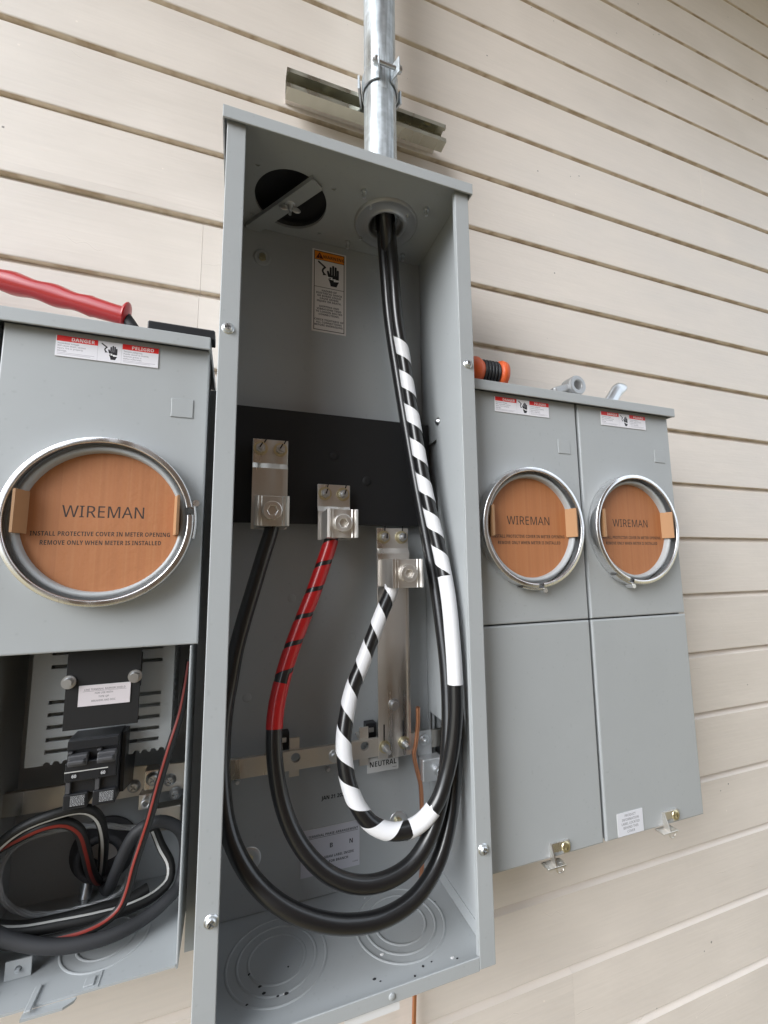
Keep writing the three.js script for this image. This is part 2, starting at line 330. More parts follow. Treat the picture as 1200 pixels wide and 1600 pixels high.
const dangerTex = canvasTex(800, 192, (g, w, h) => {
  g.fillStyle = '#e9e8ee'; g.fillRect(0, 0, w, h); g.fillStyle = '#e2231f'; g.fillRect(6, 0, 308, 52); g.fillRect(506, 0, 294, 52);
  g.fillStyle = '#f6eeee'; g.font = 'bold 44px sans-serif'; g.textAlign = 'left'; g.fillText('DANGER', 112, 42); g.fillText('PELIGRO', 578, 42);
  g.fillStyle = '#77747e'; g.font = '19px sans-serif';
  ['Hazardous Voltage.', 'Will cause death, serious', 'injury, fire or property', 'damage.'].forEach((t, i) => g.fillText(t, 14, 78 + i * 23));
  ['Tensión peligrosa.', 'Puede causar la muerte,', 'lesiones graves o', 'daños materiales.'].forEach((t, i) => g.fillText(t, 516, 78 + i * 23));
  g.fillStyle = '#a09da6'; g.fillRect(14, 158, 280, 3); g.fillRect(14, 170, 250, 3); g.fillRect(516, 158, 260, 3); g.fillRect(516, 170, 220, 3);
  g.fillStyle = '#b8b6bd'; g.fillRect(314, 0, 2, h); g.fillRect(500, 0, 2, h); pictogram(g, 340, 12, 1.5);
});
const warnTex = canvasTex(400, 1024, (g, w, h) => {
  g.fillStyle = '#e8e4e2'; g.fillRect(0, 0, w, h); g.fillStyle = '#ef8d1c'; g.fillRect(24, 20, w - 48, 108); g.strokeStyle = '#2a1d14'; g.lineWidth = 8; g.strokeRect(24, 20, w - 48, h - 44);
  g.lineWidth = 5; g.beginPath(); g.moveTo(24, 128); g.lineTo(w - 24, 128); g.moveTo(24, 470); g.lineTo(w - 24, 470); g.stroke();
  g.fillStyle = '#4a1208'; g.beginPath(); g.moveTo(84, 34); g.lineTo(130, 112); g.lineTo(40, 112); g.fill(); g.fillStyle = '#ef8d1c'; g.fillRect(80, 62, 8, 26); g.fillRect(80, 94, 8, 9);
  g.fillStyle = '#3a120a'; g.font = 'bold 54px sans-serif'; g.textAlign = 'center'; g.fillText('WARNING', 254, 98);
  pictogram(g, 62, 130, 2.95); g.fillStyle = '#26222a'; g.font = 'bold 33px sans-serif';
  ['HAZARD OF', 'ELECTRICAL SHOCK', 'OR BURNS COULD', 'CAUSE SEVERE', 'INJURY OR DEATH.', '', 'SHIPPING AND', 'VIBRATIONS TEND', 'TO LOOSEN BOLTED', 'CONNECTIONS.', '', 'CHECK TIGHTNESS OF', 'ALL CONNECTIONS', 'BEFORE ENERGIZING.'].forEach((t, i) => g.fillText(t, w / 2, 522 + i * 33));
});
const phaseTex = canvasTex(712, 500, (g, w, h) => {
  g.fillStyle = '#c9c9d2'; g.fillRect(0, 0, w, h); g.fillStyle = '#22222a'; g.font = 'bold 38px sans-serif'; g.textAlign = 'right';
  g.fillText('UNIT TERMINAL PHASE ARRANGEMENT', w - 18, 92); g.fillRect(20, 100, w - 40, 4);
  g.font = 'bold 70px sans-serif'; g.textAlign = 'center'; g.fillText('B', 360, 236); g.fillText('N', 606, 236);
  g.font = 'bold 38px sans-serif'; g.textAlign = 'right'; g.fillText('SEE DIAGRAM LABEL INSIDE', 640, 342); g.fillText('COVER FOR BRANCH', 570, 396); g.font = '18px sans-serif'; g.fillText('A-23456', 690, 452);
});
const neutralTex = canvasTex(400, 160, (g, w, h) => { g.fillStyle = '#c4c5c4'; g.fillRect(0, 0, w, h); g.fillStyle = '#141416'; g.font = 'bold 80px sans-serif'; g.textAlign = 'center'; g.fillText('NEUTRAL', w / 2, 98); g.fillStyle = '#7c7c80'; g.fillRect(320, 128, 58, 6); });
const dateTex = canvasTex(256, 64, (g, w, h) => { g.clearRect(0, 0, w, h); g.fillStyle = '#000'; g.fillRect(0, 0, w, h); g.fillStyle = '#fff'; g.font = 'bold 46px sans-serif'; g.fillText('JAN 21 202', 2, 48); }, false);
const meterTex = canvasTex(1024, 1024, (g, w, h) => {
  g.fillStyle = '#b1744a'; g.fillRect(0, 0, w, h);
  for (let i = 0; i < 70; i++) { const x = hash(i) * w, l = 4 + hash(i + 90) * 26; g.fillStyle = hash(i + 7) > 0.5 ? 'rgba(206,158,116,0.045)' : 'rgba(120,76,44,0.04)'; g.fillRect(x, 0, l, h); }
  for (let i = 0; i < 900; i++) { g.fillStyle = hash(i * 3) > 0.5 ? 'rgba(90,56,32,0.16)' : 'rgba(230,196,160,0.14)'; g.fillRect(hash(i) * w, hash(i + 400) * h, 1 + 5 * hash(i + 40), 1 + 2 * hash(i + 60)); }
  g.fillStyle = '#2f2522'; g.textAlign = 'center'; g.font = '118px sans-serif'; g.fillText('WIREMAN', 512, 486);
  g.font = 'bold 44px sans-serif'; const fit = (t, y, m) => { g.save(); g.translate(512, y); g.scale(m / g.measureText(t).width, 1); g.fillText(t, 0, 0); g.restore(); };
  fit('INSTALL PROTECTIVE COVER IN METER OPENING', 622, 890); fit('REMOVE ONLY WHEN METER IS INSTALLED', 686, 770);
});
const coverTex = canvasTex(320, 220, (g, w, h) => { g.fillStyle = '#dedfe6'; g.fillRect(0, 0, w, h); g.fillStyle = '#55565e'; g.textAlign = 'center'; g.font = '32px sans-serif'; ['PRODUCT', 'INFORMATION', 'LABEL LOCATED', 'BEHIND THIS', 'COVER'].forEach((t, i) => g.fillText(t, w / 2, 42 + i * 39)); });
const shieldTex = canvasTex(640, 280, (g, w, h) => { g.fillStyle = '#ddd6da'; g.fillRect(0, 0, w, h); g.fillStyle = '#3c3a40'; g.textAlign = 'center'; g.font = '35px sans-serif'; g.fillText('LINE TERMINAL BARRIER SHIELD', w / 2, 70, 560); g.fillRect(50, 80, 540, 3); ['FOR USE WITH', 'TYPE QP', 'BREAKERS AND DISC'].forEach((t, i) => g.fillText(t, w / 2 - 10, 124 + i * 52, 300)); });
const breakTex = (seedN) => canvasTex(200, 200, (g, w, h) => { g.fillStyle = '#17181c'; g.fillRect(0, 0, w, h); g.fillStyle = '#c4c5c8'; for (let r = 0; r < 9; r++) { let x = 12; while (x < 180) { const l = 6 + hash(r * 31 + x + seedN) * 26; g.fillRect(x, 14 + r * 19, Math.min(l, 184 - x), 8); x += l + 6; } } });
const sixtyTex = canvasTex(64, 40, (g, w, h) => { g.fillStyle = '#17181c'; g.fillRect(0, 0, w, h); g.fillStyle = '#cfd0d2'; g.font = 'bold 34px sans-serif'; g.textAlign = 'center'; g.fillText('60', w / 2, 32); });

// ---------------------------------------------------------------- open terminal box
const BX0 = -0.208, BX1 = 2.485, BF = 1.45;
const tb = thing('terminal_box', 'tall open grey steel terminal box with black and striped cables looping inside', 'electrical box', [1.14, -14.22, 0]);
part('back_panel', box(BX0 + 0.02, BX1 - 0.02, -14.19, -5.965, 0.03, 0.06), M.grey, tb);
part('joint_flange', box(-0.332, BX0 - 0.002, -13.95, -8.5, 0.62, 0.64), M.grey, tb);
{
  const r = rectShape(0.03, 1.428, -14.2, -5.96);
  part('side_panel', plateZY(r, BX0, BX0 + 0.016), M.grey, tb);
  const q = rectShape(0.03, 1.428, -14.2, -5.96);
  q.holes.push(polyHole([[0.1, -8.77], [0.1, -9.72], [0.49, -9.72], [0.49, -8.76]].reverse()), polyHole([[0.085, -12.31], [0.085, -12.9], [0.47, -12.93], [0.47, -12.31]].reverse()));
  const sp = part('side_panel', plateZY(q, BX1 - 0.016, BX1), M.grey, tb);
  part('floor_tab', box(BX1 - 0.026, BX1 - 0.0165, -14.19, -14.05, 0.1, 1.42), M.grey, sp);
}
for (const [a, b] of [[BX0, -0.03], [2.308, BX1]]) part('front_flange', [box(a, b, -14.21, -6.0, 1.43, BF, 0.009), box(a < 0 ? b - 0.014 : a, a < 0 ? b : a + 0.014, -14.18, -6.02, 1.39, 1.432)], M.grey, tb);
{
  const s = rectShape(BX0 + 0.003, BX1 - 0.003, 0.03, 1.42); s.holes.push(circHole(0.512, 0.61, 0.43), circHole(1.73, 0.65, 0.26));
  for (const [x, z] of [[0.1, 0.98], [0.97, 0.95], [0.06, 0.27], [0.93, 0.22]]) s.holes.push(circHole(x, z, 0.024));
  part('ceiling_panel', plateXZ(s, -5.96, -5.945), M.grey, tb);
  const l = rectShape(-0.25, 2.52, 0.02, 1.5); l.holes.push(circHole(0.512, 0.61, 0.43), circHole(1.73, 0.65, 0.26));
  part('lid', [plateXZ(l, -5.944, -5.925), box(-0.25, 2.52, -6.06, -5.9255, 1.482, 1.502, 0.008), box(-0.25, -0.235, -6.055, -5.9445, 0.02, 1.481), box(2.505, 2.52, -6.055, -5.9445, 0.02, 1.481)], M.grey, tb);
  const cap = part('blank_cap', [lathe(V(0.512, -5.923, 0.61), 'y', [[0, 0.09], [0.46, 0.09], [0.5, 0.06], [0.5, 0], [0.44, 0], [0.44, 0.07], [0, 0.07]], 40)], M.blackPlastic, tb);
  // retaining bar across the hole with its wing nut
  const a = atY(392, 357, -5.99), b = atY(496, 285, -5.99), bar = box(-0.62, 0.62, -0.012, 0.012, -0.085, 0.085), fl = [box(-0.62, 0.62, 0.0, 0.045, -0.085, -0.073), box(-0.62, 0.62, 0.0, 0.045, 0.073, 0.085)];
  const ang = -Math.atan2(b.z - a.z, b.x - a.x), L = a.distanceTo(b) / 1.24;
  const br = part('retaining_bar', [bar, ...fl].map((g) => { g.scale(L, 1, 1); g.rotateY(ang); g.translate((a.x + b.x) / 2, -6.01, (a.z + b.z) / 2); return g; }), M.grey, tb);
  const c = V(0.5, -6.02, 0.62), wn = [cyl(V(c.x, -6.02, c.z), V(c.x, -6.1, c.z), 0.04, 0.028, 12), cyl(V(c.x, -6.08, c.z), V(c.x, -6.15, c.z), 0.018, 0.018, 10)];
  for (const sgn of [-1, 1]) { const w = new THREE.SphereGeometry(0.05, 10, 8); w.scale(1.1, 0.75, 0.3); w.translate(c.x + sgn * 0.075, -6.075, c.z); wn.push(w); }
  part('wing_nut', wn, M.zinc, br); part('washer', lathe(V(c.x, -6.024, c.z), '-y', [[0, 0.012], [0.06, 0.01], [0.065, 0]], 20), M.zinc, br);
  // conduit hub
  const hub = part('conduit_hub', lathe(V(1.73, -5.962, 0.65), '-y', [[0.215, -0.12], [0.215, 0.03], [0.235, 0.05], [0.265, 0.045], [0.28, 0.022], [0.36, 0.022], [0.385, 0.034], [0.405, 0.03], [0.415, 0.0]], 56), M.castAlu, tb);
  part('throat', lathe(V(1.73, -5.83, 0.65), '-y', [[0.216, -0.1], [0.22, 0.02], [0.27, 0.02], [0.27, -0.1]], 40), M.castAlu, hub);
  for (const [x, y] of [[579, 323], [637, 338], [563, 371]]) { const p = atY(x, y, -5.99); part('hub_screw', cyl(V(p.x, -5.98, p.z), V(p.x, -6.02, p.z), 0.022, 0.018, 10), M.zinc, hub); }
  for (const [x, y] of [[569, 300], [666, 328], [543, 380], [629, 400]]) { const p = atY(x, y, -5.98); part('stud', [cyl(V(p.x, -5.955, p.z), V(p.x, -6.06, p.z), 0.018, 0.018, 10), cyl(V(p.x, -5.961, p.z), V(p.x, -5.99, p.z), 0.034, 0.034, 6)], M.zinc, tb); }
}
{
  const fl = part('floor_panel', [plateXZ(rectShape(BX0 + 0.003, BX1 - 0.003, 0.03, 1.43), -14.22, -14.2)], M.grey, tb);
  for (const [cx, cz] of [[0.51, 0.68], [1.79, 0.7]]) for (const r of [0.27, 0.375, 0.475]) {
    part('knockout_ring', lathe(V(cx, -14.2, cz), 'y', [[r - 0.016, -0.002], [r - 0.009, 0.007], [r, 0.008], [r + 0.01, 0.006], [r + 0.017, -0.002]], 64), M.grey, fl);
  }
  part('front_lip', [box(-0.03, 2.308, -14.22, -14.1, 1.431, 1.449, 0.007)], M.grey, tb);
  const a = at(613, 1560, 1.46); part('lip_rivet', lathe(V(a.x, -14.16, 1.449), 'z', [[0.03, 0], [0.026, 0.012], [0, 0.014]], 18), M.grey, tb);
  // swarf and grit lying on the floor
  for (let i = 0; i < 26; i++) { const x = 0.1 + hash(i + 3) * 2.2, z = 0.2 + hash(i + 77) * 1.15, r = 0.006 + 0.008 * hash(i + 9); const g = new THREE.IcosahedronGeometry(r, 0); g.scale(1 + hash(i), 0.7, 1); g.translate(x, -14.197, z); part('grit', g, i % 4 ? M.ink : M.label, fl); }
  const t = part('data_tag', plateXY(rectShape(1.0, 1.5, -14.3, -14.221), 1.42, 1.428), M.label, tb);
}
screwHead('flange_screw', V(-0.13, 0, BF).setY(at(363, 514, BF).y), 0.046, tb, M.zinc, 0.2);
screwHead('flange_screw', V(at(330, 1440, BF).x, at(330, 1440, BF).y, BF), 0.046, tb, M.zinc, 0.9);
screwHead('flange_screw', V(at(731, 569, BF).x, at(731, 569, BF).y, BF), 0.044, tb, M.zinc, 0.5);
screwHead('flange_screw', V(at(755, 1327, BF).x, at(755, 1327, BF).y, BF), 0.046, tb, M.zinc, 1.1);
part('side_screw', lathe(V(2.469, -8.53, 0.545), '-x', [[0, 0.04], [0.03, 0.03], [0.042, 0], [0.055, 0]], 18), M.zinc, tb);
for (const [x, y, r] of [[410, 403, 0.11], [389, 1343, 0.13], [622, 1283, 0.12]]) {   // mounting dimples with washers and lag heads
  const c = at(x, y, 0.06); const w = part('mounting_washer', lathe(V(c.x, c.y, 0.06), 'z', [[r, 0], [r * 0.95, 0.016], [r * 0.62, 0.014], [r * 0.5, 0.006], [0, 0.006]], 32), y < 500 ? M.grey : M.zinc, tb);
  part('lag_head', cyl(V(c.x, c.y, 0.064), V(c.x, c.y, 0.1), 0.05, 0.046, 6), M.yellowZinc, w);
}
for (const [x, y] of [[467, 393], [583, 420], [480, 575], [456, 935], [550, 995], [386, 1090]]) { const c = at(x, y, 0.06); part('dimple', lathe(V(c.x, c.y, 0.06), 'z', [[0.05, 0], [0.04, 0.006], [0, 0.007]], 20), M.grey, tb); }
for (const [x, y] of [[371, 1220], [512, 1200]]) { const c = at(x, y, 0.06); part('back_screw', cyl(V(c.x, c.y, 0.06), V(c.x, c.y, 0.11), 0.03, 0.022, 8), M.zinc, tb); }
sticker('warning_label', 0.868, 1.342, -7.278, -6.077, 0.061, warnTex, tb);
sticker('phase_label', 0.82, 1.522, -13.955, -13.458, 0.061, phaseTex, tb);
{ const m = decal('date_stamp', 1.055, 1.36, -13.18, -13.1, 0.0625, null, tb); m.material = std({ color: 0x0c0c0e, alphaMap: dateTex, transparent: true, roughness: 0.7 }); }
part('insulating_board', [box(BX0 + 0.02, BX1 - 0.03, -9.9, -8.5, 0.262, 0.28), box(BX0 + 0.02, BX1 - 0.03, -8.516, -8.5, 0.062, 0.262)], M.blackBoard, tb);
for (const [x, y] of [[522, 712], [573, 752]]) { const c = at(x, y, 0.28); part('board_rivet', lathe(V(c.x, c.y, 0.28), 'z', [[0.06, 0], [0.052, 0.014], [0.02, 0.016], [0, 0.01]], 20), M.blackBoard, tb); }

function clampBlock(cx, y0, y1, z0, zf, w, parent, mat) {     // extruded terminal collar: section in plan, ribbed front corners, cable bore
  const h = w / 2, s = new THREE.Shape();
  const P = [[-h, z0], [h, z0], [h, zf - 0.07], [h + 0.012, zf - 0.06], [h + 0.012, zf + 0.018], [h - 0.012, zf + 0.024], [h - 0.028, zf + 0.004], [h - 0.05, zf + 0.004], [h - 0.06, zf - 0.004], [-h + 0.06, zf - 0.004], [-h + 0.05, zf + 0.004], [-h + 0.028, zf + 0.004], [-h + 0.012, zf + 0.024], [-h - 0.012, zf + 0.018], [-h - 0.012, zf - 0.06], [-h, zf - 0.07]];
  P.forEach(([x, z], i) => i ? s.lineTo(cx + x, z) : s.moveTo(cx + x, z)); s.closePath(); s.holes.push(circHole(cx, (z0 + zf) / 2 - 0.05, 0.11));
  return part('clamp', plateXZ(s, y0, y1, 0.005), mat, parent);
}
function lug(cx, w, yTop, yBend, yBot, c0, c1, zp, zf, mat, marks) {
  const h = w / 2;
  const l = part('terminal_lug', [box(cx - h, cx + h, yBend, yTop, zp - 0.03, zp, 0.006), plateZY(poly([[zp - 0.03, yBend + 0.004], [zp, yBend + 0.004], [zp + 0.035, yBend - 0.06], [zp + 0.035, yBot], [zp + 0.01, yBot], [zp + 0.01, yBend - 0.06]]), cx - h + 0.002, cx + h - 0.002)], mat, tb);
  const k = clampBlock(cx, c0, c1, zp + 0.036, zf, w - 0.075, l, mat);
  k.name = 'clamp';
  socketScrew(V(cx, (c0 + c1) / 2, zf + 0.004), 0.1, l, M.tin);
  for (const sgn of [-1, 1]) {
    const p = V(cx + sgn * h * 0.56, yTop - 0.115, zp + 0.012); hexBolt('bolt', p, 0.058, l, M.zinc, M.yellowZinc, 0.06);
    const mk = box(-0.007, 0.007, 0, 0.12, 0, 0.006); mk.rotateZ(-marks); mk.translate(p.x + 0.01, p.y + 0.02, zp + 0.003); part('torque_mark', mk, M.ink, l);
    const m2 = box(-0.007, 0.007, -0.03, 0.03, 0, 0.006); m2.rotateZ(-marks); m2.translate(p.x, p.y + 0.01, zp + 0.124); part('torque_mark', m2, M.ink, l);
  }
  part('standoff', box(cx - h * 0.7, cx + h * 0.7, yTop - 0.22, yTop - 0.03, 0.281, zp - 0.031), M.tinDull, l);
  return l;
}
lug(0.352, 0.4, -8.93, -9.22, -9.985, -9.985, -9.665, 0.42, 0.86, M.tinDull, 0.5);
lug(1.108, 0.4, -9.427, -9.7, -10.1, -10.1, -9.78, 0.42, 0.86, M.tin, 0.3);
lug(1.86, 0.42, -9.942, -10.2, -10.68, -10.66, -10.335, 0.42, 0.9, M.tin, 0.05);
{
  const st = part('neutral_strap', [box(1.668, 2.076, -12.68, -9.96, 0.345, 0.375, 0.006), box(2.05, 2.076, -12.66, -10.0, 0.3751, 0.398)], M.tin, tb);
  const c = at(616, 1101, 0.39); hexBolt('strap_bolt', V(c.x, c.y, 0.39), 0.05, st, M.zinc, M.zinc, 0);
  for (const [x, y] of [[602, 1168], [632, 1161]]) { const p = at(x, y, 0.4); hexBolt('strap_bolt', V(p.x, p.y, 0.39), 0.05, st, M.zinc, M.yellowZinc, 0.1); part('torque_mark', box(p.x - 0.012, p.x + 0.002, p.y + 0.06, p.y + 0.25, 0.376, 0.381), M.ink, st); }
  const bar = rectShape(-3.6, 5.6, -12.652, -12.449);
  for (const [x, y] of [[462, 1184], [570, 1166]]) { const p = at(x, y, 0.34); bar.holes.push(circHole(p.x, p.y, 0.05)); }
  const bb = part('neutral_bus_bar', plateXY(bar, 0.29, 0.342, 0.004), M.tinDull, tb);
  const bh = at(523, 1181, 0.342); hexBolt('bus_bolt', V(bh.x, bh.y, 0.354), 0.05, bb, M.zinc, M.zinc, 0);
  for (const [x, yT, yB] of [[460, 1152, 1212], [568, 1136, 1195]]) { const a = at(x, yT, 0.27), b = at(x, yB, 0.27); part('support_tab', [box(a.x - 0.055, a.x + 0.055, -12.49, a.y, 0.262, 0.289), box(a.x - 0.055, a.x + 0.055, b.y, -12.612, 0.262, 0.289), box(a.x - 0.05, a.x + 0.05, -12.47, -12.45, 0.061, 0.262)], M.tinDull, bb); }
  for (const [x, y] of [[443, 1158], [580, 1142]]) { const a = at(x, y, 0.18); const q = part('insulator_block', box(a.x - 0.065, a.x + 0.065, a.y - 0.1, a.y + 0.09, 0.061, 0.18, 0.01), M.blackPlastic, bb); part('clip', box(a.x - 0.03, a.x + 0.03, a.y - 0.01, a.y + 0.04, 0.18, 0.2, 0.005), M.zinc, q); }
  sticker('neutral_label', 1.566, 1.962, -12.864, -12.7, 0.25, neutralTex, tb);
  part('label_bracket', box(1.6, 1.93, -12.8, -12.62, 0.061, 0.248), M.grey, tb);
  // ground lug clamped to the bar
  const gl = part('ground_lug', [box(2.17, 2.44, -12.955, -12.7, 0.36, 0.52, 0.02), box(2.17, 2.36, -12.72, -12.43, 0.343, 0.375, 0.006)], M.castAlu, tb);
  socketScrew(V(2.36, -12.83, 0.525), 0.06, gl, M.zinc);
  hexBolt('lug_bolt', V(2.26, -12.53, 0.388), 0.045, gl, M.zinc, M.zinc, 0.03);
}

// ---------------------------------------------------------------- service cables
const CR = 0.079;
function serviceCable(name, label, path, extra) {
  const pts = pxPath(path); const ha = (pts[0].x > 1.75 ? 0.4 : pts[0].x > 1.7 ? 2.5 : 4.6), head = [V(1.665 + 0.095 * Math.cos(ha), -4.6, 0.65 - 0.095 * Math.sin(ha)), V(1.665 + 0.095 * Math.cos(ha), -5.45, 0.65 - 0.095 * Math.sin(ha))];
  const all = [...head, ...pts], sw = new Sweep(all), b = pts.reduce((m, p) => p.y < m.y ? p : m);
  const t = thing(name, label, 'cable', [b.x, b.y - CR, b.z]);
  part('jacket', sw.tube(CR), M.cable, t);
  extra(t, sw, (i) => sw.index(i + 2, all.length), sw.len);
  return t;
}
const pathN = [[608, 346, .62], [614, 420, .62], [621, 500, .62], [631, 560, .63], [640, 620, .66], [650, 680, .7], [661, 745, .76], [674, 805, .84], [688, 865, .93], [700, 930, 1.02], [707, 1000, 1.1], [711, 1060, 1.14], [712, 1110, 1.16], [708, 1160, 1.16], [698, 1210, 1.15], [682, 1255, 1.15], [655, 1287, 1.14], [620, 1300, 1.12], [585, 1290, 1.08], [560, 1262, 1.04], [544, 1220, .98], [537, 1170, .92], [541, 1120, .86], [551, 1075, .8], [567, 1035, .76], [586, 985, .72], [600, 950, .67], [611, 922, .63], [614, 895, .61], [615, 876, .6]];
const pathB = [[597, 344, .6], [602, 420, .5], [609, 500, .46], [621, 580, .45], [636, 670, .48], [652, 760, .54], [667, 840, .62], [680, 910, .71], [690, 980, .8], [698, 1050, .89], [701, 1120, .97], [699, 1180, 1.03], [691, 1240, 1.09], [672, 1305, 1.14], [643, 1350, 1.18], [602, 1376, 1.2], [560, 1382, 1.2], [520, 1370, 1.16], [487, 1343, 1.11], [462, 1308, 1.05], [443, 1262, 1], [432, 1210, .95], [428, 1155, .9], [431, 1110, .85], [439, 1070, .8], [452, 1025, .75], [469, 978, .7], [488, 930, .67], [504, 885, .64], [517, 845, .61], [521, 825, .6], [523, 800, .6]];
const pathA = [[602, 340, .8], [606, 420, .42], [612, 500, .3], [625, 590, .28], [640, 680, .32], [656, 770, .4], [671, 850, .5], [684, 930, .62], [697, 1010, .76], [708, 1090, .92], [712, 1160, .97], [710, 1220, 1.0], [701, 1290, 1.05], [683, 1350, 1.12], [651, 1400, 1.2], [605, 1432, 1.25], [550, 1444, 1.28], [490, 1437, 1.28], [440, 1415, 1.22], [400, 1380, 1.12], [371, 1335, 1.05], [354, 1285, .98], [347, 1225, .9], [347, 1165, .82], [352, 1110, .75], [359, 1070, .7], [368, 1020, .68], [381, 970, .66], [396, 920, .64], [411, 870, .62], [424, 828, .6], [428, 800, .6]];
serviceCable('power_cable', 'plain black cable joined to the terminal lug beside the left flange', pathA, (t, sw, at_, L) => {
  part('copper_strands', sw.tube(0.06, L - 0.01, L + 0.0), M.copper, t);
});
serviceCable('power_cable', 'black cable wound with red tape below the middle terminal lug', pathB, (t, sw, idx, L) => {
  const s0 = idx(22.4), s1 = idx(29.1), p = 0.3;
  part('red_tape', [...sw.tube(CR + 0.005, s0, s0 + 0.42, 18), sw.helix(CR + 0.006, s0 + 0.4, s1, p, p - 0.055, 1, 0.6)], M.tapeRed, t);
});
serviceCable('power_cable', 'black cable with spiralling white tape stripes joined to the neutral strap', pathN, (t, sw, idx, L) => {
  part('white_tape', [sw.helix(CR + 0.005, idx(2.6), idx(9.0), 0.455, 0.24, -1, 2.2)], M.tapeWhite, t);
  part('white_tape', sw.tube(CR + 0.006, idx(8.55), idx(11.2), 18), M.tapeWhite, t);
  part('white_tape', sw.tube(CR + 0.006, idx(15.2), idx(16.4), 18), M.tapeWhite, t);
  part('white_tape', sw.helix(CR + 0.005, idx(16.4) - 0.2, idx(28.4), 0.44, 0.24, -1, 1.0), M.tapeWhite, t);
  part('copper_strands', sw.tube(0.062, idx(28.7), L, 14), M.copper, t);
});
{
  const sw = new Sweep(pxPath([[653, 1105, .5], [653, 1130, .48], [650, 1160, .45], [647, 1178, .44], [652, 1205, .44], [657, 1225, .42], [659, 1260, .4], [659, 1300, .36], [660, 1345, .22]]).concat([V(2.27, -14.1, 0.2), V(2.22, -14.6, 0.18), V(2.17, -15.4, 0.16), V(2.13, -16.4, 0.16), V(2.1, -18, 0.2), V(2.1, -21.49, 0.2)]));
  const t = thing('ground_wire', 'bare copper ground wire rising through the small lug beside the neutral strap', 'wire', [2.1, -21.5, 0.2]);
  part('conductor', sw.tube(0.026, 0, sw.len, 10), M.copper, t);
}

// ---------------------------------------------------------------- conduit, strap and strut
{
  const px = 1.665, pz = 0.65, r = 0.218;
  const c = thing('conduit', 'galvanized steel conduit rising from the top of the terminal box', 'pipe', [px, -5.92, pz]);
  const n = 64, prof = []; for (let i = 0; i <= n; i++) prof.push([r, i / n * 10.9]);
  part('pipe', lathe(V(px, -5.92, pz), 'y', [[r - 0.03, 0], ...prof, [r - 0.03, 10.9], [r - 0.03, 0]], 48), M.galv, c);
  part('hub_collar', lathe(V(px, -5.92, pz), 'y', [[0.22, 0], [0.3, 0], [0.3, 0.05], [0.26, 0.08], [0.22, 0.08]], 40), M.castAlu, c);
  const zs = 0.42, yT = -3.835, yB = -4.13, xa = 0.445, xb = 2.79, k = 0.014, q = 0.062;
  const s = thing('strut_channel', 'short galvanized strut channel lying across the siding behind the conduit', 'strut', [1.6, yB, 0]);
  part('channel', plateZY(poly([[0.25, yB], [zs, yB], [zs, yB + q], [zs - 0.045, yB + q], [zs - 0.045, yB + q - k], [zs - k, yB + q - k], [zs - k, yB + k], [0.25 + k, yB + k], [0.25 + k, yT - k], [zs - k, yT - k], [zs - k, yT - q + k], [zs - 0.045, yT - q + k], [zs - 0.045, yT - q], [zs, yT - q], [zs, yT], [0.25, yT]]), xa, xb), M.strut, s);
  for (const [x, y] of [[519, 150], [669, 202]]) { const p = at(x, y, 0.33); hexBolt('lag_screw', V(p.x, -3.99, 0.282), 0.055, s, M.yellowZinc, M.zinc, 0); }
  part('packing_strip', box(xa + 0.02, xb - 0.02, -3.9, -3.845, 0.003, 0.249), M.siding, s);
  const st = thing('pipe_strap', 'thin steel strap clamping the conduit to the strut channel', 'pipe clamp', [px, -4.1, pz]);
  const y0 = -3.97, hh = 0.115, R = r + 0.012;
  const shp = new THREE.Shape(); shp.absarc(px, pz, R + 0.016, Math.PI * 1.28, Math.PI * 0.62, true); shp.absarc(px, pz, R, Math.PI * 0.62, Math.PI * 1.28, false); shp.closePath();
  const shq = new THREE.Shape(); shq.absarc(px, pz, R + 0.016, -Math.PI * 0.28, Math.PI * 0.38, false); shq.absarc(px, pz, R, Math.PI * 0.38, -Math.PI * 0.28, true); shq.closePath();
  part('half_band', plateXZ(shp, y0 - hh, y0 + hh), M.galv, st); part('half_band', plateXZ(shq, y0 - hh, y0 + hh), M.galv, st);
  const ear = (a) => { const g = box(R, R + 0.17, y0 - hh, y0 + hh, -0.009, 0.009, 0.006); g.rotateY(0); const q = new THREE.Matrix4().makeRotationY(-a); g.translate(0, 0, 0); g.applyMatrix4(q); g.translate(px, 0, pz); return g; };
  part('ear', ear(Math.PI * 0.615), M.galv, st); part('ear', ear(Math.PI * 0.385), M.galv, st);
  part('clamp_bolt', [cyl(V(px - 0.2, y0, pz + 0.31), V(px + 0.2, y0, pz + 0.31), 0.025), cyl(V(px - 0.18, y0, pz + 0.31), V(px - 0.13, y0, pz + 0.31), 0.055, 0.055, 6), cyl(V(px + 0.13, y0, pz + 0.31), V(px + 0.185, y0, pz + 0.31), 0.05, 0.05, 6)], M.zinc, st);
  for (const sg of [-1, 1]) { const g = box(-0.012, 0.012, -0.1, 0.1, -0.17, 0.17); g.rotateY(sg * 0.42); g.translate(px + sg * 0.235, y0, 0.5); part('hook_leg', g, M.galv, st); }
}

